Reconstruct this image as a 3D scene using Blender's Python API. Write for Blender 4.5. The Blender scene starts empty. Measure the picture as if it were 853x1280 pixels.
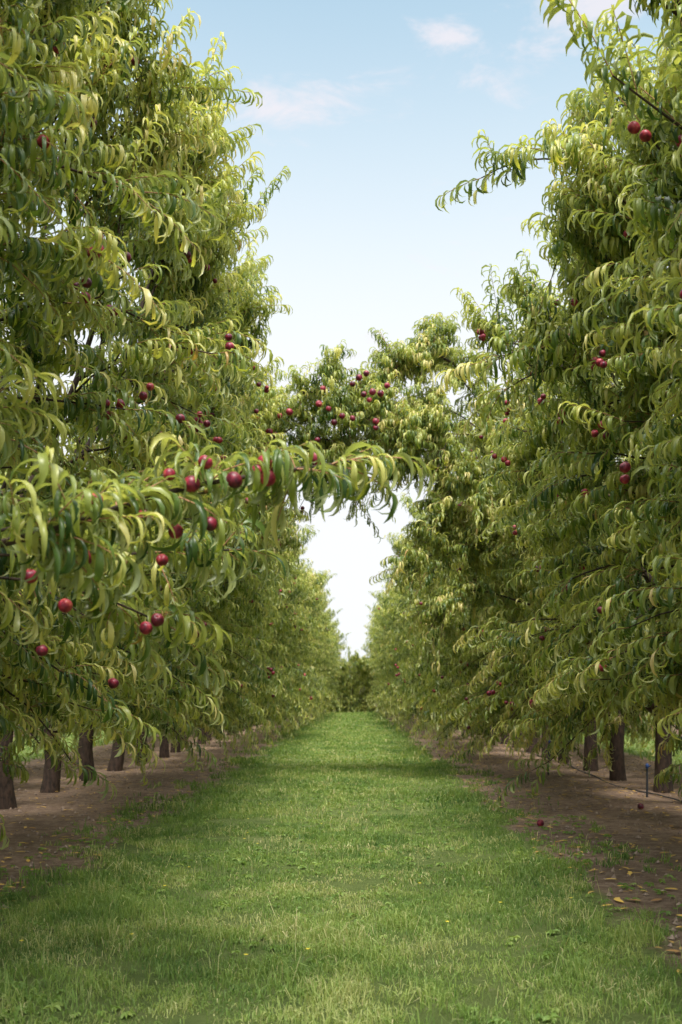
import bpy, math, numpy as np
from mathutils import Vector
C = bpy.context.scene
C.view_settings.view_transform='Standard'; C.view_settings.look='None'; C.view_settings.exposure=0
COL = C.collection
RNG = np.random.default_rng(7)
H=1.2; ROWX=3.7

# ---------------------------------------------------------------- materials
def newmat(name):
    m=bpy.data.materials.new(name); m.use_nodes=True
    nt=m.node_tree; nt.nodes.clear()
    return m,nt,nt.nodes,nt.links
def ramp(N,stops,interp='LINEAR'):
    r=N.new('ShaderNodeValToRGB'); r.color_ramp.interpolation=interp
    e=r.color_ramp.elements
    while len(e)<len(stops): e.new(0.5)
    for el,(p,c) in zip(e,stops):
        el.position=p; el.color=(c[0],c[1],c[2],1)
    return r
def leaf_mat(name,stops,back,trans=0.3,rough=0.42,var=0.0):
    m,nt,N,L=newmat(name)
    out=N.new('ShaderNodeOutputMaterial')
    at=N.new('ShaderNodeAttribute'); at.attribute_name='tint'
    r=ramp(N,stops)
    if var>0:
        oi=N.new('ShaderNodeObjectInfo'); ma=N.new('ShaderNodeMath'); ma.operation='MULTIPLY_ADD'
        ma.inputs[1].default_value=var; L.new(oi.outputs['Random'],ma.inputs[0]); L.new(at.outputs['Fac'],ma.inputs[2])
        mb=N.new('ShaderNodeMath'); mb.operation='SUBTRACT'; mb.inputs[1].default_value=var*0.5; L.new(ma.outputs[0],mb.inputs[0]); L.new(mb.outputs[0],r.inputs[0])
    else: L.new(at.outputs['Fac'],r.inputs[0])
    geo=N.new('ShaderNodeNewGeometry')
    mx=N.new('ShaderNodeMix'); mx.data_type='RGBA'
    ml=N.new('ShaderNodeMath'); ml.operation='MULTIPLY'; ml.inputs[1].default_value=0.6
    L.new(geo.outputs['Backfacing'],ml.inputs[0]); L.new(ml.outputs[0],mx.inputs[0])
    L.new(r.outputs[0],mx.inputs[6]); mx.inputs[7].default_value=(*back,1)
    p=N.new('ShaderNodeBsdfPrincipled'); p.inputs['Roughness'].default_value=rough
    p.inputs['Specular IOR Level'].default_value=0.5
    L.new(mx.outputs[2],p.inputs['Base Color'])
    t=N.new('ShaderNodeBsdfTranslucent')
    mt=N.new('ShaderNodeMix'); mt.data_type='RGBA'; mt.blend_type='MULTIPLY'; mt.inputs[0].default_value=1
    L.new(mx.outputs[2],mt.inputs[6]); mt.inputs[7].default_value=(1.85,1.85,0.7,1)
    L.new(mt.outputs[2],t.inputs[0])
    ms=N.new('ShaderNodeMixShader'); ms.inputs[0].default_value=trans
    L.new(p.outputs[0],ms.inputs[1]); L.new(t.outputs[0],ms.inputs[2]); L.new(ms.outputs[0],out.inputs[0])
    return m
M_LEAF=leaf_mat('nectarine_leaf',[(0,(0.035,0.08,0.02)),(0.28,(0.12,0.185,0.04)),(0.55,(0.32,0.36,0.08)),(0.8,(0.55,0.53,0.17)),(0.93,(0.64,0.53,0.24)),(1,(0.50,0.32,0.13))],(0.37,0.40,0.215),0.32,0.36,0.15)
M_GRASS=leaf_mat('grass_blade',[(0,(0.07,0.15,0.034)),(0.5,(0.18,0.28,0.06)),(0.85,(0.32,0.39,0.11)),(1,(0.60,0.53,0.31))],(0.205,0.285,0.08),0.3,0.6)
M_LITTER=leaf_mat('dry_leaf',[(0,(0.36,0.20,0.06)),(0.5,(0.72,0.47,0.10)),(1,(0.34,0.18,0.07))],(0.52,0.36,0.14),0.1,0.6)

def bark(name,c1,c2):
    m,nt,N,L=newmat(name)
    out=N.new('ShaderNodeOutputMaterial'); p=N.new('ShaderNodeBsdfPrincipled'); p.inputs['Roughness'].default_value=0.85
    tc=N.new('ShaderNodeTexCoord'); mp=N.new('ShaderNodeMapping'); mp.inputs['Scale'].default_value=(9,9,3)
    n=N.new('ShaderNodeTexNoise'); n.inputs['Scale'].default_value=4; n.inputs['Detail'].default_value=8
    L.new(tc.outputs['Object'],mp.inputs[0]); L.new(mp.outputs[0],n.inputs[0])
    r=ramp(N,[(0.35,c1),(0.7,c2)]); L.new(n.outputs[0],r.inputs[0]); L.new(r.outputs[0],p.inputs['Base Color'])
    b=N.new('ShaderNodeBump'); b.inputs['Strength'].default_value=0.8; b.inputs['Distance'].default_value=0.02
    L.new(n.outputs[0],b.inputs['Height']); L.new(b.outputs[0],p.inputs['Normal']); L.new(p.outputs[0],out.inputs[0])
    return m
M_BARK=bark('bark',(0.022,0.014,0.010),(0.085,0.05,0.035))
M_TWIG=bark('twig',(0.32,0.20,0.09),(0.42,0.17,0.12))

def fruit_mat():
    m,nt,N,L=newmat('nectarine_skin')
    out=N.new('ShaderNodeOutputMaterial'); p=N.new('ShaderNodeBsdfPrincipled'); p.inputs['Roughness'].default_value=0.42
    tc=N.new('ShaderNodeTexCoord'); oi=N.new('ShaderNodeObjectInfo')
    ad=N.new('ShaderNodeVectorMath'); ad.operation='ADD'
    sc=N.new('ShaderNodeVectorMath'); sc.operation='SCALE'; sc.inputs['Scale'].default_value=22
    L.new(tc.outputs['Object'],sc.inputs[0]); L.new(sc.outputs[0],ad.inputs[0]); L.new(oi.outputs['Location'],ad.inputs[1])
    n=N.new('ShaderNodeTexNoise'); n.inputs['Scale'].default_value=1.5; n.inputs['Detail'].default_value=7
    L.new(ad.outputs[0],n.inputs[0])
    ma=N.new('ShaderNodeMath'); ma.operation='MULTIPLY_ADD'; ma.inputs[1].default_value=0.26; L.new(oi.outputs['Random'],ma.inputs[0]); L.new(n.outputs[0],ma.inputs[2])
    r=ramp(N,[(0.43,(0.055,0.004,0.015)),(0.60,(0.165,0.008,0.029)),(0.76,(0.35,0.022,0.052)),(0.89,(0.54,0.11,0.085)),(0.97,(0.6,0.33,0.12))])
    L.new(ma.outputs[0],r.inputs[0]); L.new(r.outputs[0],p.inputs['Base Color']); L.new(p.outputs[0],out.inputs[0])
    return m
M_FRUIT=fruit_mat()
def plain(name,c,rough=0.5):
    m,nt,N,L=newmat(name)
    out=N.new('ShaderNodeOutputMaterial'); p=N.new('ShaderNodeBsdfPrincipled'); p.inputs['Roughness'].default_value=rough
    n=N.new('ShaderNodeTexNoise'); n.inputs['Scale'].default_value=30
    r=ramp(N,[(0.3,[x*0.75 for x in c]),(0.7,c)]); L.new(n.outputs[0],r.inputs[0])
    L.new(r.outputs[0],p.inputs['Base Color']); L.new(p.outputs[0],out.inputs[0]); return m
M_HOSE=plain('black_poly_pipe',(0.03,0.035,0.045)); M_BLUE=plain('blue_plastic',(0.02,0.06,0.20)); M_YEL=plain('yellow_petal',(0.75,0.6,0.04))

# ---------------------------------------------------------------- mesh helper
def mesh_from(name,V,F,mats,tint=None,midx=None,smooth=True):
    me=bpy.data.meshes.new(name)
    V=np.asarray(V,dtype=np.float32); F=np.asarray(F,dtype=np.int32)
    me.vertices.add(len(V)); me.vertices.foreach_set('co',V.ravel())
    k=F.shape[1]
    me.loops.add(F.size); me.loops.foreach_set('vertex_index',F.ravel())
    me.polygons.add(len(F)); me.polygons.foreach_set('loop_start',np.arange(len(F),dtype=np.int32)*k)
    try: me.polygons.foreach_set('loop_total',np.full(len(F),k,dtype=np.int32))
    except Exception: pass
    me.polygons.foreach_set('use_smooth',np.full(len(F),smooth,dtype=bool))
    for m in mats: me.materials.append(m)
    if midx is not None: me.polygons.foreach_set('material_index',np.asarray(midx,dtype=np.int32))
    if tint is not None:
        a=me.attributes.new('tint','FLOAT','POINT'); a.data.foreach_set('value',np.asarray(tint,dtype=np.float32))
    me.update(calc_edges=True)
    return me
def nrm(a): return a/np.maximum(np.linalg.norm(a,axis=-1,keepdims=True),1e-9)

def tube(pts,rad,sides=7):
    pts=np.asarray(pts,float); n=len(pts); rad=np.asarray(rad,float)
    T=nrm(np.gradient(pts,axis=0)); ref=np.array([0.31,0.9,0.12]) if abs(T[0][1])<0.8 else np.array([1,0.1,0.2])
    A=nrm(np.cross(T,ref)); B=np.cross(T,A)
    a=np.arange(sides)*2*math.pi/sides
    V=pts[:,None,:]+rad[:,None,None]*(np.cos(a)[None,:,None]*A[:,None,:]+np.sin(a)[None,:,None]*B[:,None,:])
    V=V.reshape(-1,3)
    i=np.arange(n-1)[:,None]*sides; j=np.arange(sides)[None,:]; j2=(j+1)%sides
    F=np.stack([i+j,i+j2,i+j2+sides,i+j+sides],-1).reshape(-1,4)
    return V,F
def merge(parts):
    Vs=[];Fs=[];o=0
    for V,F in parts:
        Vs.append(V);Fs.append(F+o);o+=len(V)
    return np.concatenate(Vs),np.concatenate(Fs)
def curve(ctrl,n):
    P=np.asarray(ctrl,float); P=np.vstack([2*P[0]-P[1],P,2*P[-1]-P[-2]])
    t=np.linspace(0,len(P)-3-1e-6,n); k=t.astype(int); u=(t-k)[:,None]
    a,b,c,d=P[k],P[k+1],P[k+2],P[k+3]
    return 0.5*((2*b)+(-a+c)*u+(2*a-5*b+4*c-d)*u**2+(-a+3*b-3*c+d)*u**3)

PROF={2:[0.3,1.0,0.03],3:[0.2,1,0.75,0.03],4:[0.16,0.8,1,0.66,0.02],5:[0.14,0.7,1,0.92,0.55,0.02],6:[0.12,0.6,0.92,1,0.82,0.48,0.02]}
def leaves(P,D0,Ln,W,segs,rng,kmin=1.6,kmax=3.6):
    """each leaf arcs over and curls under like a sickle"""
    n=len(P); prof=PROF[segs]
    az=np.arctan2(D0[:,1],D0[:,0]); a0=np.arcsin(np.clip(D0[:,2],-1,1))
    K=rng.uniform(kmin,kmax,n)+np.clip(a0,-1,1)*0.5; tw=rng.normal(0,0.5,n)
    s0=np.stack([np.sin(az),-np.cos(az),np.zeros(n)],1)+rng.normal(0,0.4,(n,3)); s0=nrm(s0)
    fold=rng.uniform(0.3,0.9,(n,1))
    c=P.copy(); out=[]
    for i in range(segs+1):
        t=i/segs
        a=a0-K*t**0.9; b=az+tw*t
        d=np.stack([np.cos(a)*np.cos(b),np.cos(a)*np.sin(b),np.sin(a)],1)
        if i>0: c=c+d*(Ln[:,None]/segs)
        s=nrm(s0-d*np.sum(s0*d,1,keepdims=True)); nn=np.cross(s,d)
        w=(W*prof[i])[:,None]
        up=nn*w*np.sin(fold); sd=s*w*np.cos(fold)
        out+= [c-sd+up,c,c+sd+up]
    V=np.stack(out,1).reshape(-1,3); vp=3*(segs+1)
    f=[]
    for i in range(segs):
        b=3*i
        f+=[[b,b+1,b+4,b+3],[b+1,b+2,b+5,b+4]]
    F=(np.arange(n)[:,None,None]*vp+np.array(f)[None]).reshape(-1,4)
    return V,F,vp

# ---------------------------------------------------------------- tree builder
def build_tree(seed,segs=4,lscale=1.0,nsec=17,nsh=8,spacing=0.0178,zmin=None,extra=(),xin=2.6,top=5.35,low=1.25,twig=True,skirt=0.2,taper=0.0,ftop=5.0,txmin=1.5,wl=1.0,ysp=1.0):
    rng=np.random.default_rng(seed)
    wood=[]
    h0=rng.uniform(0.75,1.0)
    tr=curve([(0,0,-0.08),(rng.normal(0,.03),rng.normal(0,.03),h0*0.5),(0,0,h0),(0,0,h0+0.25)],7)
    wood.append(tube(tr,[0.125,0.105,0.098,0.095,0.095,0.09,0.06],10))
    scs=[]
    for s in (-1,1):
        for k in range(4):
            y=ysp*((-0.95,-0.3,0.35,0.95)[k]+rng.normal(0,0.12))
            tz=top+rng.uniform(-0.9,0.3); tx=s*rng.uniform(txmin,2.3)*min(1,(xin-taper*2.0)/2.6)
            ctrl=[(0,0,h0-0.05),(s*0.55,y*0.35,1.55+rng.normal(0,.1)),(tx*0.72,y*0.8,3.0+rng.normal(0,.2)),(tx,y+rng.normal(0,.15),tz)]
            scs.append((curve(ctrl,16),0.05,1))
    scs.append((curve([(0,0,h0),(0.1,0.2,2.4),(rng.normal(0,.3),rng.normal(0,.4),top-0.7)],14),0.045,1))
    sh_p=[];sh_d=[];sh_l=[];sh_x=[]
    secs=[]
    for pts,r,_ in scs:
        n=len(pts); wood.append(tube(pts,np.linspace(r,0.010,n),7))
        for j in range(nsec+1):
            t=(0.16+0.84*((j+rng.random())/nsec)**0.8) if j<nsec else 0.97
            t=min(t,1.0)
            p=pts[int(t*(n-1))]
            s=np.sign(p[0]) if abs(p[0])>0.1 else rng.choice([-1,1])
            az=rng.normal(0,0.75*ysp); hd=np.array([s*math.cos(az),math.sin(az),0])
            z=p[2]; lo=low
            if z<2.2:
                Lb=rng.uniform(0.9,1.7); d=hd+np.array([0,0,rng.uniform(0.0,0.5)]); dr=rng.uniform(0.1,0.5)
                if rng.random()<skirt: lo=max(0.55,low-0.45); dr+=0.45
            elif z<3.8:
                Lb=rng.uniform(0.5,1.25); d=hd+np.array([0,0,rng.uniform(0.1,0.9)]); dr=rng.uniform(0.05,0.3)
            else:
                Lb=rng.uniform(0.4,1.05); d=hd*0.7+np.array([0,0,rng.uniform(0.3,1.8)]); dr=rng.uniform(0.0,0.12)
            d=nrm(d); u=np.linspace(0,1,8)[:,None]
            q=p+d*Lb*u+np.array([0,0,-1.0])*dr*Lb*u**2+rng.normal(0,0.012,(8,3))
            lim=xin+rng.uniform(-0.6,0.28)-taper*np.maximum(0,q[:,2]-3.0)
            q[:,0]=np.sign(q[:,0])*np.where(np.abs(q[:,0])>lim,lim+0.25*np.tanh((np.abs(q[:,0])-lim)/0.5),np.abs(q[:,0]))
            q[:,2]=np.where(q[:,2]<lo,lo-0.15*np.tanh((lo-q[:,2])/0.3),q[:,2])
            secs.append((q,0.013,nsh,s,1.0))
    for ex in extra:
        pts,r,k,den=ex[:4]; fan=ex[4] if len(ex)>4 else 0
        cp=curve(np.asarray(pts,float),18); secs.append((cp,r,k,1.0,den))
        for j in range(fan):
            i=int(rng.uniform(0.4,1)*17); T0=nrm(cp[min(i+1,17)]-cp[max(i-1,0)])
            d=nrm(T0*0.5+rng.normal(0,0.6,3)+np.array([0,0,0.25])); Lb=rng.uniform(0.3,0.6); u=np.linspace(0,1,6)[:,None]
            secs.append((cp[i]+d*Lb*u-np.array([0,0,1.0])*rng.uniform(0.1,0.6)*Lb*u**2,0.007,8,1.0,1.31))
    fr=[]
    for q,r,k,s,den in secs:
        n=len(q); wood.append(tube(q,np.linspace(r,0.004,n),5))
        T=nrm(np.gradient(q,axis=0))
        lo=0.2 if den==1.0 else (0.3 if den==1.2 else (0.50 if den==1.25 else 0.12))
        tt=np.concatenate([rng.uniform(lo,1,k),[1.0]])
        for a,t in enumerate(tt):
            i=min(int(t*(n-1)),n-1); p=q[i]
            if zmin is not None and p[2]<zmin: continue
            o=np.array([s*0.45,0,0]) if den==1.0 else np.zeros(3)
            hi=p[2]>4.1 and den==1.0
            d=T[i]*(1.0 if t==1.0 else 0.55)+o*(0.7 if hi else 1)+rng.normal(0,0.5,3)*(0.3 if t==1.0 else 1)+np.array([0,0,1.0 if hi else 0.3])
            sh_p.append(p); sh_d.append(nrm(d)); sh_l.append(rng.uniform(0.2,0.47)*({1.0:1.0,1.2:0.5,1.25:0.55,1.3:0.75,1.31:0.75}[den] if not hi else 1.5))
            sh_x.append(0.6 if den in (1.2,1.25) else 1.0)
            if abs(p[0])>xin-0.8 and p[2]<ftop and den==1.0 and t>0.5: fr.append(p+nrm(d)*rng.uniform(0.08,0.20)+np.array([s*0.16,0,-0.07]))
    sh_p=np.array(sh_p);sh_d=np.array(sh_d);sh_l=np.array(sh_l)
    droop=rng.uniform(0.1,0.7,len(sh_p))*np.where(sh_p[:,2]>4.1,0.45,1)*np.array(sh_x)
    parts=[];
    if twig:
        for p,d,l,dr in zip(sh_p,sh_d,sh_l,droop):
            u=np.linspace(0,1,4)[:,None]
            parts.append(tube(p+d*l*u+np.array([0,0,-1.0])*dr*l*u**2,[0.0035,0.003,0.0025,0.001],3))
    cnt=np.maximum((sh_l/(spacing*lscale)).astype(int),4)
    idx=np.repeat(np.arange(len(sh_p)),cnt)
    k=np.concatenate([np.arange(c) for c in cnt]); t=(k+0.6)/cnt[idx]
    P=sh_p[idx]+sh_d[idx]*(sh_l[idx]*t)[:,None]; P[:,2]-=droop[idx]*sh_l[idx]*t**2
    Tg=sh_d[idx]*1.0; Tg[:,2]-=2*droop[idx]*t; Tg=nrm(Tg)
    A=nrm(np.cross(Tg,np.array([0.2,0.1,1.0]))); B=np.cross(A,Tg)
    ang=k*2.4+rng.uniform(0,6.28,len(sh_p))[idx]+rng.normal(0,0.3,len(k))
    R=A*np.cos(ang)[:,None]+B*np.sin(ang)[:,None]
    D0=nrm(Tg*(0.6+0.5*t[:,None])+R*0.75+np.array([0,0,0.5]))
    Ln=rng.uniform(0.13,0.20,len(P))*lscale*(1-0.25*np.abs(t-0.5)); W=Ln*rng.uniform(0.072,0.108,len(P))*wl
    V,F,vp=leaves(P,D0,Ln,W,segs,rng)
    bt=rng.normal(0.37,0.18,len(sh_p))[idx]+rng.normal(0,0.14,len(P))+0.38*(t-0.4)*np.clip(sh_l[idx]/0.3,0.5,1.5)
    bt=np.minimum(bt,0.85); y=rng.random(len(P))<0.004; bt[y]=1.0
    tint=np.repeat(np.clip(bt,0,1),vp); nl=len(F)
    if parts:
        V2,F2=merge(parts); F=np.vstack([F,F2+len(V)]); V=np.vstack([V,V2]); tint=np.concatenate([tint,np.full(len(V2),0.5)])
    mi=np.zeros(len(F),int); mi[nl:]=1
    crown=mesh_from('crown',V,F,[M_LEAF,M_TWIG],tint,mi)
    Vw,Fw=merge(wood); trunk=mesh_from('trunk',Vw,Fw,[M_BARK])
    fr=np.array(fr); fr=fr[rng.permutation(len(fr))]
    return trunk,crown,fr

def fruit_mesh(seg=20,rings=12,R=0.0285):
    V=[];F=[]
    for i in range(rings+1):
        th=math.pi*i/rings
        for j in range(seg):
            ph=2*math.pi*j/seg
            r=R*(1-0.10*math.exp(-(min(ph,2*math.pi-ph)/0.22)**2)*math.sin(th))
            r*=1-0.28*math.exp(-(th/0.33)**2)
            V.append((r*math.sin(th)*math.cos(ph),r*math.sin(th)*math.sin(ph),r*math.cos(th)*1.03))
    for i in range(rings):
        for j in range(seg):
            a=i*seg+j;b=i*seg+(j+1)%seg
            F.append((a+seg,b+seg,b,a))
    return mesh_from('nectarine',V,F,[M_FRUIT])
FM=fruit_mesh()

def obj(name,me,parent=None,loc=(0,0,0),rot=(0,0,0),sc=(1,1,1),**kw):
    o=bpy.data.objects.new(name,me); o.location=loc; o.rotation_euler=rot; o.scale=sc
    if parent: o.parent=parent
    for k,v in kw.items(): o[k]=v
    COL.objects.link(o); return o

def place_tree(var,x,y,rotz,sc,label,nf,fruit=None,flip=1,fs=1.0,z=0):
    tr,cr,fr=var
    e=obj('nectarine_tree',None,loc=(x,y,z),rot=(0,0,rotz),sc=(sc[0],sc[1]*flip,sc[2]),label=label,category='fruit tree',group='nectarine trees in the orchard rows')
    e.empty_display_size=0.3
    obj('trunk',tr,e); obj('crown',cr,e)
    ex=list(fruit) if fruit is not None else []
    inner=(1 if x<0 else -1)*math.cos(rotz)
    good=fr[fr[:,0]*inner>0]; base=[]
    if nf:
        st=int(RNG.integers(0,max(1,len(good)-nf)))
        for p in good[st:st+nf]:
            base.append(p)
            if RNG.random()<0.4: base.append(p+np.array([RNG.normal(0,.02),RNG.choice([-1,1])*0.056,RNG.normal(0,.03)]))
            if RNG.random()<0.15: base.append(p+np.array([RNG.normal(0,.02),RNG.normal(0,.02),0.062]))
    for i,p in enumerate(base+ex):
        s=RNG.uniform(0.82,1.15)*(fs if i>=len(base) else 0.95)
        obj('nectarine',FM,e,loc=tuple(p),rot=(RNG.normal(0,.5),RNG.normal(0,.5),RNG.uniform(0,6.28)),sc=(s/sc[0],s/sc[1],s*RNG.uniform(.92,1.05)/sc[2]))
    return e

near=[build_tree(11+i,segs=4,low=(1.25,1.15,1.25,1.2)[i],xin=2.75,skirt=0.22,txmin=1.95,top=5.6) for i in range(4)]
nearR=[build_tree(31+i,segs=4,low=(0.95,0.85)[i],xin=2.35,skirt=0.45,taper=0.36,top=4.7) for i in range(2)]
nearRh=[build_tree(41+i,segs=4,low=1.45,xin=2.25,skirt=0.0,top=4.8) for i in range(2)]
far=[build_tree(51+i,segs=2,lscale=1.4,nsec=16,nsh=8,spacing=0.026,twig=False,low=0.85,skirt=0.4,xin=2.6,taper=0.14,ysp=0.8) for i in range(3)]
farlow=build_tree(61,segs=2,lscale=1.6,nsec=16,nsh=8,spacing=0.026,twig=False,low=0.35,skirt=0.9,top=4.0)
LAB='leafy nectarine tree with drooping leaves and red fruit'
LAB2='leafy green nectarine tree standing in bare soil strip'

def L(x,y,z,ty): return (x+ROWX,y-ty,z)
ty=3.7
br=[L(-3.6,3.7,1.0,ty),L(-2.3,3.2,1.36,ty),L(-1.30,2.98,1.59,ty),L(-1.06,2.98,1.65,ty),L(-0.88,3.03,1.71,ty),L(-0.6,3.2,1.85,ty),L(-0.25,3.35,1.95,ty),L(0.04,3.45,2.01,ty)]
brm=[L(-2.0,3.4,1.5,ty),L(-1.4,3.45,1.72,ty),L(-0.9,3.5,1.85,ty),L(-0.45,3.55,1.93,ty)]
br2=[L(-1.5,3.5,1.70,ty),L(-1.1,3.75,1.72,ty),L(-0.7,3.9,1.76,ty),L(-0.5,4.0,1.78,ty)]
br3=[L(-1.9,3.5,1.6,ty),L(-1.4,3.8,1.65,ty),L(-1.05,4.0,1.6,ty),L(-0.8,4.1,1.5,ty)]
br4=[L(-2.2,3.6,1.5,ty),L(-1.6,4.0,1.7,ty),L(-1.1,4.2,1.85,ty),L(-0.8,4.3,1.9,ty)]
special_L=build_tree(101,segs=6,extra=[(br,0.021,48,1.25),(brm,0.008,28,1.2),(br2,0.007,20,1.2),(br3,0.008,20,1.3),(br4,0.010,22,1.3,2)],low=1.35,skirt=0.0,ftop=4.2,top=4.7,wl=0.92)
f_px=[(120,625,3.1),(182,645,3.15),(212,593,3.2),(257,578,3.24),(293,600,3.2),(335,598,3.22),(331,578,3.3),(263,655,3.15),(220,664,3.25),(57,684,3.1),(38,720,3.3),(106,697,3.3),(203,700,3.4),(183,785,3.55),(197,775,3.5),(53,813,3.5),(82,757,3.3),(345,590,3.26),(322,590,3.3),(395,574,3.42),(240,605,3.2)]
fL=[L((u-442)/1244*d,d,H+(868-v)/1244*d,ty) for u,v,d in f_px]
special_N=build_tree(131,segs=6,nsec=20,zmin=2.2,xin=2.85,ftop=3.6,top=4.2,wl=0.92,txmin=1.9)

ty2=13.9
a1=[L(-3.7,13.9,1.0,ty2),L(-2.6,13.8,3.0,ty2),L(-1.6,13.8,4.6,ty2),L(-0.7,13.8,5.1,ty2),L(0.0,13.8,5.3,ty2),L(0.45,13.8,5.1,ty2)]
a2=[L(-1.8,13.8,4.2,ty2),L(-1.1,13.9,4.7,ty2),L(-0.5,14.0,4.8,ty2),L(-0.1,14.0,4.7,ty2)]
a3=[L(-1.2,13.8,4.9,ty2),L(-0.6,13.6,5.4,ty2),L(-0.3,13.6,5.7,ty2)]
a4=[L(-1.2,13.8,4.7,ty2),L(-0.5,13.6,5.0,ty2),L(0.1,13.6,5.1,ty2)]
a5=[L(-1.6,13.8,3.9,ty2),L(-1.0,13.7,4.3,ty2),L(-0.45,13.6,4.3,ty2),L(-0.15,13.6,4.15,ty2)]
arch_L=build_tree(151,segs=4,extra=[(a1,0.03,46,1.3,16),(a2,0.014,30,1.3,8),(a3,0.012,24,1.3,6),(a4,0.012,28,1.3,9),(a5,0.012,28,1.3,9)],xin=2.7,txmin=1.85)
def rb(pts,t=ty2): return [(ROWX-x,-(y-t),z) for x,y,z in pts]
exR=[(rb([(3.7,13.9,1.0),(2.9,13.9,3.2),(2.0,13.9,5.0),(1.35,13.9,5.85),(0.8,13.9,5.9),(0.35,13.9,5.5)]),0.035,50,1.3,26),
 (rb([(2.2,13.9,4.6),(1.5,13.8,4.9),(0.9,13.8,4.95),(0.35,13.8,4.7)]),0.018,36,1.3,16),
 (rb([(2.4,13.9,4.0),(1.6,13.7,4.3),(1.0,13.7,4.4),(0.5,13.7,4.25)]),0.016,32,1.3,15),
 (rb([(1.9,13.9,5.1),(1.3,14.0,5.9),(1.0,14.0,6.2)]),0.012,26,1.3,9),
 (rb([(1.9,14.2,4.9),(1.4,14.4,5.3),(0.8,14.4,5.3),(0.3,14.4,5.0)]),0.012,32,1.3,16),
 (rb([(2.4,13.6,4.4),(1.7,13.5,4.7),(1.1,13.5,4.7),(0.6,13.4,4.5)]),0.012,32,1.3,16),
 (rb([(2.4,13.9,3.6),(1.6,13.9,3.75),(0.9,13.9,3.6)]),0.014,28,1.3,12),
 (rb([(2.4,13.6,3.6),(1.8,13.3,4.0),(1.3,13.3,4.0)]),0.014,28,1.3,10),
 (rb([(2.4,13.4,3.0),(1.6,13.4,3.2),(0.85,13.4,3.0)]),0.014,28,1.3,12),
 (rb([(2.4,13.4,2.4),(1.6,13.4,2.6),(1.0,13.4,2.3)]),0.014,28,1.3,10)]
arch_R=build_tree(161,segs=4,extra=exR,top=4.5,low=0.85,skirt=0.5,taper=0.45,xin=2.5)
a_px=[(458,467),(441,480),(466,490),(484,482),(470,535),(428,520),(411,511),(441,523),(337,540),(350,520),(399,505),(470,527),(397,550),(455,493),(404,486),(476,492),(449,472),(462,500),(418,528),(333,552),(345,545),(362,515)]
fA=[L((u-442)/1244*13.05,13.05,H+(868-v)/1244*13.05,ty2) for u,v in a_px]
exP=[(rb([(2.7,7.1,3.0),(2.1,7.0,3.8),(1.65,7.0,4.5),(1.4,6.9,5.0)],7.1),0.014,26,1.3,5),
     (rb([(2.7,7.2,2.6),(2.0,7.3,3.2),(1.5,7.3,3.7),(1.25,7.3,4.15)],7.1),0.014,24,1.3,5),
     (rb([(2.5,7.1,3.4),(2.0,6.8,4.1),(1.65,6.7,4.6),(1.5,6.7,4.8)],7.1),0.012,24,1.3,4),
     (rb([(2.5,7.1,3.8),(2.15,6.8,4.5),(1.95,6.7,5.0),(1.85,6.7,5.3)],7.1),0.012,20,1.3,3)]
plume_R=build_tree(171,segs=5,extra=exP,low=1.45,xin=2.25,skirt=0.0,top=4.7,taper=0.14)

for k in range(-6,32):
    y=12.2+1.7*k
    for side in (-1,1):
        x=side*ROWX+RNG.normal(0,0.05)
        yy=y+RNG.normal(0,0.08); rot=0 if side<0 else math.pi
        s=RNG.uniform(0.98,1.04); sz=RNG.uniform(0.96,1.06)
        if k==-6 and side<0:
            place_tree(special_N,-ROWX,2.0,0,(1,1,1.0),LAB,3); continue
        if k==-5 and side<0:
            place_tree(special_L,-ROWX,3.7,0,(1,1,1),'nectarine tree with long fruit-laden branch reaching over the grass',6,fL,fs=0.85); continue
        if k==1 and side<0:
            place_tree(arch_L,-ROWX,13.9,0,(1,1,1),'nectarine tree with fruiting limb arching over the grass',16,fA,fs=1.5); continue
        if k==1 and side>0:
            place_tree(arch_R,ROWX,13.9,math.pi,(1,1,1),'tall nectarine tree arching over the grass lane',10); continue
        if k==-3 and side>0:
            place_tree(plume_R,ROWX,7.1,math.pi,(1,1,1),'nectarine tree with upswept leafy shoots and red fruit',14); continue
        if y<17:
            var=near[(k+8)%4]; sx=s; sc3=sz
            if side>0:
                var=nearRh[k%2] if y<9.5 else nearR[k%2]; 
                sx=1.0; sc3=0.98 if y>5 else 0.9
            place_tree(var,x,yy,rot+RNG.choice([0,math.pi]),(sx,1,sc3),LAB,17 if side<0 else 16,flip=RNG.choice([-1,1]))
        else:
            s=RNG.uniform(0.80,1.1)*(1.0 if y<38 else 1.0+0.12*min(1,(y-38)/20)); sz=RNG.uniform(0.72,1.08)
            place_tree(far[int(RNG.integers(3))],x,yy,rot+RNG.choice([0,math.pi]),(s,1.0,sz),LAB2,8 if y<30 else 0,flip=RNG.choice([-1,1]))
for side in (-1,1):
    for k in range(0,18):
        place_tree(far[k%3],side*(ROWX*3),10+2.4*k+RNG.normal(0,.2),RNG.choice([0,math.pi]),(1,1,1),LAB2,0)
for i in range(11):
    place_tree(farlow,-9.5+1.9*i+RNG.normal(0,.4),68.5+RNG.normal(0,.8),RNG.uniform(0,6.28),(1.0,1.0,RNG.uniform(1.0,1.25)),'dense low green fruit tree closing the orchard lane',0,z=-0.95)
for i in range(7):
    place_tree(farlow,-4.6+1.6*i,73+RNG.normal(0,.5),RNG.uniform(0,6.28),(1.0,1.0,RNG.uniform(1.0,1.2)),'dense low green fruit tree closing the orchard lane',0,z=-1.6)

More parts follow.
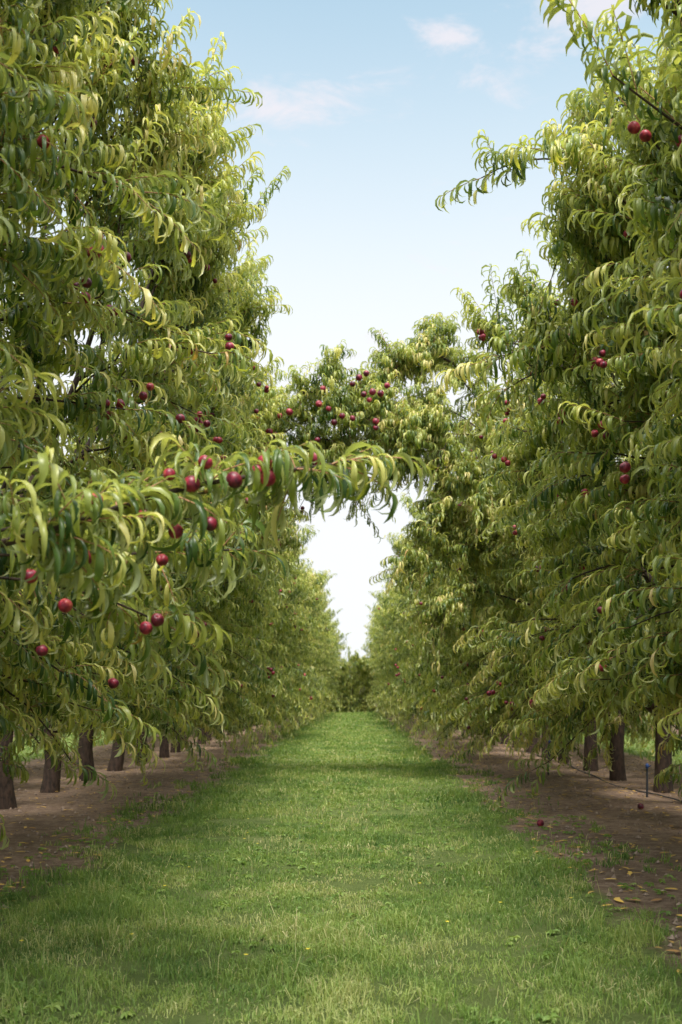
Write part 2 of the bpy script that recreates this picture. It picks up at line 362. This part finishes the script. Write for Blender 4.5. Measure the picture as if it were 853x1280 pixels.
# ---------------------------------------------------------------- ground
def ground_mat():
    m,nt,N,Lk=newmat('orchard_ground')
    out=N.new('ShaderNodeOutputMaterial'); p=N.new('ShaderNodeBsdfPrincipled'); p.inputs['Roughness'].default_value=0.95
    p.inputs['Specular IOR Level'].default_value=0.15
    tc=N.new('ShaderNodeTexCoord'); sx=N.new('ShaderNodeSeparateXYZ'); Lk.new(tc.outputs['Object'],sx.inputs[0])
    def math_(op,a,b=None,c=None):
        n=N.new('ShaderNodeMath'); n.operation=op
        for i,v in enumerate((a,b,c)):
            if v is None: continue
            if isinstance(v,(int,float)): n.inputs[i].default_value=v
            else: Lk.new(v,n.inputs[i])
        return n.outputs[0]
    def noise(s,d=6,r=0.6):
        n=N.new('ShaderNodeTexNoise'); n.inputs['Scale'].default_value=s; n.inputs['Detail'].default_value=d; n.inputs['Roughness'].default_value=r
        Lk.new(tc.outputs['Object'],n.inputs[0]); return n.outputs[0]
    a=math_('ABSOLUTE',math_('SUBTRACT',math_('FLOORED_MODULO',math_('ADD',sx.outputs[0],0.2+3.7),7.4),3.7))
    n1=noise(1.6,8,0.7)
    e=math_('ADD',a,math_('MULTIPLY',math_('SUBTRACT',n1,0.5),1.2))
    mr=N.new('ShaderNodeMapRange'); mr.inputs[1].default_value=1.75; mr.inputs[2].default_value=1.58
    Lk.new(e,mr.inputs[0])
    soil=ramp(N,[(0.3,(0.16,0.105,0.08)),(0.5,(0.35,0.25,0.19)),(0.68,(0.56,0.44,0.345))]); Lk.new(noise(9,14,0.8),soil.inputs[0])
    big=ramp(N,[(0.35,(0.68,0.66,0.63)),(0.65,(1.1,1.05,1.0))]); Lk.new(noise(0.9,5,0.6),big.inputs[0])
    sm=N.new('ShaderNodeMix'); sm.data_type='RGBA'; sm.blend_type='MULTIPLY'; sm.inputs[0].default_value=1
    Lk.new(soil.outputs[0],sm.inputs[6]); Lk.new(big.outputs[0],sm.inputs[7])
    gr=ramp(N,[(0.3,(0.085,0.135,0.036)),(0.55,(0.18,0.235,0.07)),(0.72,(0.37,0.34,0.20))]); Lk.new(noise(3,12,0.85),gr.inputs[0])
    mx=N.new('ShaderNodeMix'); mx.data_type='RGBA'
    Lk.new(mr.outputs[0],mx.inputs[0]); Lk.new(sm.outputs[2],mx.inputs[6]); Lk.new(gr.outputs[0],mx.inputs[7])
    Lk.new(mx.outputs[2],p.inputs['Base Color'])
    b=N.new('ShaderNodeBump'); b.inputs['Strength'].default_value=1.0; b.inputs['Distance'].default_value=0.06
    Lk.new(noise(12,14,0.85),b.inputs['Height']); Lk.new(b.outputs[0],p.inputs['Normal']); Lk.new(p.outputs[0],out.inputs[0])
    return m
MG=ground_mat()
g=mesh_from('ground',[(-600,-60,0),(600,-60,0),(600,1500,0),(-600,1500,0)],[(0,1,2,3)],[MG])
obj('ground',g,kind='structure')

_g=np.random.default_rng(3).random((256,256))
def vnoise(x,y,f):
    x=x*f+50;y=y*f+50;i=np.floor(x).astype(int);j=np.floor(y).astype(int);u=x-i;v=y-j
    u=u*u*(3-2*u);v=v*v*(3-2*v);q=lambda a,b:_g[a%256,b%256]
    return q(i,j)*(1-u)*(1-v)+q(i+1,j)*u*(1-v)+q(i,j+1)*(1-u)*v+q(i+1,j+1)*u*v
def blades(x,y,ln,w,rng,tint):
    n=len(x); P=np.stack([x,y,np.zeros(n)],1)
    az=rng.uniform(0,6.283,n); lean=rng.uniform(0.1,1.5,n)
    hd=np.stack([np.cos(az),np.sin(az),np.zeros(n)],1)
    f=rng.uniform(0,6.283,n); s=np.stack([np.cos(f),np.sin(f),np.zeros(n)],1)
    up=np.array([0,0,1.0])
    m=P+(up*0.6+hd*(lean*0.25)[:,None])*ln[:,None]
    t=P+(up*(1-0.5*lean)[:,None]+hd*(lean*0.85)[:,None])*ln[:,None]
    sw=s*w[:,None]
    V=np.stack([P-sw,P+sw,m+sw*0.8,m-sw*0.8,t+sw*0.12,t-sw*0.12],1).reshape(-1,3)
    F=(np.arange(n)[:,None,None]*6+np.array([[0,1,2,3],[3,2,4,5]])[None]).reshape(-1,4)
    return V,F,np.repeat(tint,6)
rg=np.random.default_rng(21)
Vs=[];Fs=[];Ts=[];off=0
for (y0,y1,den,w,ls,x0,x1) in [(3.0,6,9500,0.0020,1,-2.8,2.5),(6,10,4800,0.0033,1,-2.8,2.5),(10,17,2000,0.006,1,-2.8,2.5),(17,32,800,0.011,1.1,-2.5,2.1),(32,66,220,0.025,1.2,-2.5,2.1),
        (9,40,130,0.016,1.2,-9.4,-5.6),(9,40,130,0.016,1.2,5.3,9.2)]:
    n=int((y1-y0)*(x1-x0)*den); x=rg.uniform(x0,x1,n); y=rg.uniform(y0,y1,n)
    c=np.abs(((x+0.2+3.7)%7.4)-3.7)
    edge=1.72+(vnoise(x,y,1.3)-0.5)*0.6+(vnoise(x,y,5)-0.5)*0.65+rg.normal(0,0.06,n)
    patch=vnoise(x,y,2.2)*0.45+vnoise(x,y,9)*0.55
    worn=vnoise(x,y,1.7)
    keep=(c<edge)&(rg.random(n)<-0.3+2.0*patch-0.45*(worn>0.76))
    weeds=(c>=edge)&(c<2.45)&(patch>0.70)&(rg.random(n)<0.5)
    k=keep|weeds; x=x[k];y=y[k];c=c[k];patch=patch[k];worn=worn[k];n=len(x)
    edgey=np.clip((c-0.9)/0.8,0,1)
    tuft=vnoise(x,y,7.5)
    ln=(0.016+0.046*rg.random(n)**1.8)*ls*(0.35+0.8*vnoise(x,y,1.1)+1.4*np.clip(tuft-0.5,0,1))*(1+0.8*edgey)
    ln*=np.where(vnoise(x,y,3.3)>0.74,1.7,1)
    tint=np.clip(0.48+0.5*(vnoise(x,y,0.9)-0.5)+0.8*(vnoise(x,y,4.5)-0.5)+0.3*(tuft-0.5)-0.15*edgey+rg.normal(0,0.17,n),0,0.9)
    dry=rg.random(n)<0.06+0.33*(vnoise(x,y,2.7)>0.74)+0.28*(worn>0.76); tint[dry]=rg.uniform(0.9,1,dry.sum())
    V,F,T=blades(x,y,ln,w*rg.uniform(0.7,1.3,n),rg,tint)
    Vs.append(V);Fs.append(F+off);Ts.append(T);off+=len(V)
n=240; x=rg.uniform(-1.9,1.9,n);y=rg.uniform(3.6,12,n)
V,F,T=blades(x,y,rg.uniform(0.1,0.24,n),np.full(n,0.0014),rg,np.full(n,0.97)); Vs.append(V);Fs.append(F+off);Ts.append(T); off+=len(V)
n=2600; x=rg.uniform(-2.4,2.2,n); y=3.2+rg.random(n)**1.2*12; k=vnoise(x,y,1.9)>0.42; x=x[k];y=y[k];n=len(x)
m=7; az=(np.arange(m)[None]*0.9+rg.uniform(0,6,(n,1))).ravel()
P=np.repeat(np.stack([x,y,np.full(n,0.014)],1),m,0)
D=nrm(np.stack([np.cos(az),np.sin(az),rg.uniform(0.3,1.1,n*m)],1)); Ln=np.repeat(rg.uniform(0.018,0.045,n),m)*rg.uniform(.7,1.2,n*m)
V,F,vp=leaves(P,D,Ln,Ln*0.25,4,rg,0.6,1.6); V[:,2]=np.maximum(V[:,2],0.005)
Vs.append(V);Fs.append(F+off);Ts.append(np.repeat(np.clip(np.repeat(rg.uniform(0.2,0.7,n),m)+rg.normal(0,.05,n*m),0,.9),vp))
gm=mesh_from('grass',np.concatenate(Vs),np.concatenate(Fs),[M_GRASS],np.concatenate(Ts),smooth=False)
obj('grass',gm,kind='stuff')

n=5200; x=np.concatenate([rg.uniform(1.4,5.4,int(n*.62)),rg.uniform(-5.6,-1.9,n-int(n*.62))]); y=3.5+rg.random(n)**1.3*26
P=np.stack([x,y,np.full(n,0.012)],1); az=rg.uniform(0,6.28,n)
D=nrm(np.stack([np.cos(az),np.sin(az),np.full(n,0.25)],1))
Ln=rg.uniform(0.04,0.10,n)
V,F,vp=leaves(P,D,Ln,Ln*0.2,4,rg,0.2,1.2); V[:,2]=np.maximum(0.006,0.012+V[:,2]*0.25)
obj('fallen_leaves',mesh_from('fallen_leaves',V,F,[M_LITTER],np.repeat(rg.random(n),vp)),kind='stuff')

n=9000; x=np.concatenate([rg.uniform(1.5,5.4,n//2),rg.uniform(-5.6,-1.9,n-n//2)]); y=3.5+rg.random(n)**1.6*20
base=np.array([(1,0,0),(0,1,0),(-1,0,0),(0,-1,0),(0,0,1),(0,0,-1)],float)
tri=np.array([(0,1,4),(1,2,4),(2,3,4),(3,0,4),(1,0,5),(2,1,5),(3,2,5),(0,3,5)])
r=0.004+0.02*rg.random(n)**3
V=(np.stack([x,y,r*0.3],1)[:,None,:]+base[None]*r[:,None,None]*rg.uniform(0.6,1.3,(n,6,1)))
M_CLOD=bark('soil_clod',(0.19,0.13,0.10),(0.44,0.33,0.26))
obj('soil_clods',mesh_from('soil_clods',V.reshape(-1,3),(np.arange(n)[:,None,None]*6+tri[None]).reshape(-1,3),[M_CLOD],smooth=False),kind='stuff')

parts=[]
for i in range(30):
    x=rg.uniform(-1.7,1.4);y=rg.uniform(4,16);h=rg.uniform(0.05,0.08)
    for j in range(8):
        a=j*math.pi/4; c,s=math.cos(a),math.sin(a)
        parts.append((np.array([(x,y,h),(x+0.006*c-0.003*s,y+0.006*s+0.003*c,h+.002),(x+0.014*c,y+0.014*s,h+.003),(x+0.006*c+0.003*s,y+0.006*s-0.003*c,h+.002)]),np.array([[0,1,2,3]])))
V,F=merge(parts); obj('wild_flowers',mesh_from('wild_flowers',V,F,[M_YEL]),kind='stuff')

for x,y in [(1.70,9.05),(3.0,10.4)]:
    obj('fallen_nectarine',FM,loc=(x,y,0.03),rot=(1.0,0.4,x*3),sc=(1.2,1.2,1.2),label='red ripe nectarine fallen on the bare soil',category='fruit',group='fallen nectarines')

yy=np.arange(1,60,0.6); pts=np.stack([ROWX-0.15+0.09*np.sin(yy*0.8)+0.04*np.sin(yy*2.3),yy,0.012+0.012*np.sin(yy*1.3)],1)
V,F=tube(pts,np.full(len(pts),0.009),8)
obj('irrigation_pipe',mesh_from('irrigation_pipe',V,F,[M_HOSE]),label='dark poly irrigation pipe lying along tree row',category='pipe')
V,F=tube([(0,0,-0.05),(0.004,0,0.15),(0,0.003,0.25),(0.004,0,0.34)],[0.013,0.013,0.012,0.012],8)
st=mesh_from('riser',V,F,[M_HOSE])
V1,F1=tube([(0.004,0,0.335),(0.004,0,0.345),(0.004,0,0.38),(0.004,0,0.395),(0.004,0,0.40)],[0.010,0.020,0.020,0.012,0.002],10)
V2,F2=tube([(0.004,0,0.36),(0.04,0,0.365),(0.06,0,0.38)],[0.008,0.007,0.004],6)
V,F=merge([(V1,F1),(V2,F2)]); hd=mesh_from('sprinkler_head',V,F,[M_BLUE])
for x,y in [(3.42,11.6),(3.45,17.5),(3.4,24.3),(2.9,14.8)]:
    e=obj('irrigation_stake',None,loc=(x,y,0),rot=(0.03,0.02,y),label='thin black irrigation riser with blue sprinkler head on soil',category='sprinkler',group='irrigation stakes along the rows')
    obj('riser',st,e); obj('sprinkler_head',hd,e)

# ---------------------------------------------------------------- light
el=math.radians(64); rot=math.radians(175)
sd=Vector((math.sin(rot)*math.cos(el),math.cos(rot)*math.cos(el),math.sin(el)))
sl=bpy.data.lights.new('sun','SUN'); sl.energy=5.0; sl.angle=math.radians(18); sl.color=(1,0.95,0.86)
so=bpy.data.objects.new('sun',sl); so.rotation_euler=(-sd).to_track_quat('-Z','Y').to_euler(); so.location=(0,0,20); COL.objects.link(so)

w=bpy.data.worlds.new('World'); C.world=w; w.use_nodes=True
nt=w.node_tree; N=nt.nodes; Lk=nt.links; N.clear()
out=N.new('ShaderNodeOutputWorld'); bg=N.new('ShaderNodeBackground'); bg.inputs[1].default_value=0.15
sky=N.new('ShaderNodeTexSky'); sky.sky_type='NISHITA'; sky.sun_disc=False; sky.sun_elevation=el; sky.sun_rotation=rot; sky.air_density=1.0; sky.dust_density=1.0
tc=N.new('ShaderNodeTexCoord'); sx=N.new('ShaderNodeSeparateXYZ'); Lk.new(tc.outputs['Generated'],sx.inputs[0])
mr=N.new('ShaderNodeMapRange'); mr.interpolation_type='SMOOTHSTEP'
mr.inputs[1].default_value=0.28; mr.inputs[2].default_value=0.66; mr.inputs[3].default_value=1.0; mr.inputs[4].default_value=0.25
Lk.new(sx.outputs[2],mr.inputs[0])
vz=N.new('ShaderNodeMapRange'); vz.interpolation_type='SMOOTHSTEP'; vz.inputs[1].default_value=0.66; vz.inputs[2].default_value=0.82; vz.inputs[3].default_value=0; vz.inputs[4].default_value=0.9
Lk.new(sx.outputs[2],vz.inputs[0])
mx=N.new('ShaderNodeMix'); mx.data_type='RGBA'; Lk.new(mr.outputs[0],mx.inputs[0])
tnt=N.new('ShaderNodeMix'); tnt.data_type='RGBA'; tnt.blend_type='MULTIPLY'; tnt.inputs[0].default_value=1; Lk.new(sky.outputs[0],tnt.inputs[6]); tnt.inputs[7].default_value=(1.4,2.05,1.7,1)
Lk.new(tnt.outputs[2],mx.inputs[6]); mx.inputs[7].default_value=(6.6,6.8,7.0,1)
mv=N.new('ShaderNodeMix'); mv.data_type='RGBA'; Lk.new(vz.outputs[0],mv.inputs[0]); Lk.new(mx.outputs[2],mv.inputs[6]); mv.inputs[7].default_value=(21,21,20.2,1)  # bright white overhead sky, above the frame, added as fill light
no=N.new('ShaderNodeTexNoise'); no.inputs['Scale'].default_value=13; no.inputs['Detail'].default_value=9; no.inputs['Roughness'].default_value=0.68; no.inputs['Distortion'].default_value=0.5
mp=N.new('ShaderNodeMapping'); mp.inputs['Scale'].default_value=(0.8,1,2.4); Lk.new(tc.outputs['Generated'],mp.inputs[0]); Lk.new(mp.outputs[0],no.inputs[0])
tot=None
def dirn(u,v):
    d=Vector(((u-442)/1244,1,(868-v)/1244)); return d.normalized()
def wm(op,a,b):
    n=N.new('ShaderNodeMath'); n.operation=op
    for i,v in enumerate((a,b)):
        if isinstance(v,(int,float)): n.inputs[i].default_value=v
        else: Lk.new(v,n.inputs[i])
    return n.outputs[0]
for (u,v,rad) in [(655,76,0.06),(370,126,0.05),(735,12,0.055),(570,45,0.03)]:
    sb=N.new('ShaderNodeVectorMath'); sb.operation='SUBTRACT'; Lk.new(tc.outputs['Generated'],sb.inputs[0]); sb.inputs[1].default_value=dirn(u,v)
    ml=N.new('ShaderNodeVectorMath'); ml.operation='MULTIPLY'; Lk.new(sb.outputs[0],ml.inputs[0]); ml.inputs[1].default_value=(0.8,1,1.9)
    le=N.new('ShaderNodeVectorMath'); le.operation='LENGTH'; Lk.new(ml.outputs[0],le.inputs[0])
    q=N.new('ShaderNodeMapRange'); q.interpolation_type='SMOOTHSTEP'; q.inputs[1].default_value=0; q.inputs[2].default_value=rad*1.3; q.inputs[3].default_value=1; q.inputs[4].default_value=0
    Lk.new(le.outputs['Value'],q.inputs[0]); tot=q.outputs[0] if tot is None else wm('MAXIMUM',tot,q.outputs[0])
cl=wm('ADD',wm('MULTIPLY',tot,0.24),no.outputs[0])
q=N.new('ShaderNodeMapRange'); q.interpolation_type='SMOOTHSTEP'; q.inputs[1].default_value=0.56; q.inputs[2].default_value=0.86; q.inputs[3].default_value=0; q.inputs[4].default_value=0.75
Lk.new(cl,q.inputs[0])
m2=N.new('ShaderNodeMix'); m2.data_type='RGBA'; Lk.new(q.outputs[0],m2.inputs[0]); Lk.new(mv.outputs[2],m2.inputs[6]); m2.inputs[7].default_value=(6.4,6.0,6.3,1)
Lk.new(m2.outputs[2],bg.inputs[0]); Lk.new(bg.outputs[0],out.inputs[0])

# ---------------------------------------------------------------- camera
cd=bpy.data.cameras.new('camera'); cam=bpy.data.objects.new('camera',cd); COL.objects.link(cam)
cam.location=(0,0,H); cam.rotation_euler=(math.radians(90),0,0)
cd.lens=35; cd.sensor_width=36; cd.sensor_fit='AUTO'; cd.shift_x=-15.5/1280; cd.shift_y=228/1280
cd.clip_end=3000; cd.clip_start=0.05
cd.dof.use_dof=True; cd.dof.focus_distance=6.0; cd.dof.aperture_fstop=3.2
C.camera=cam
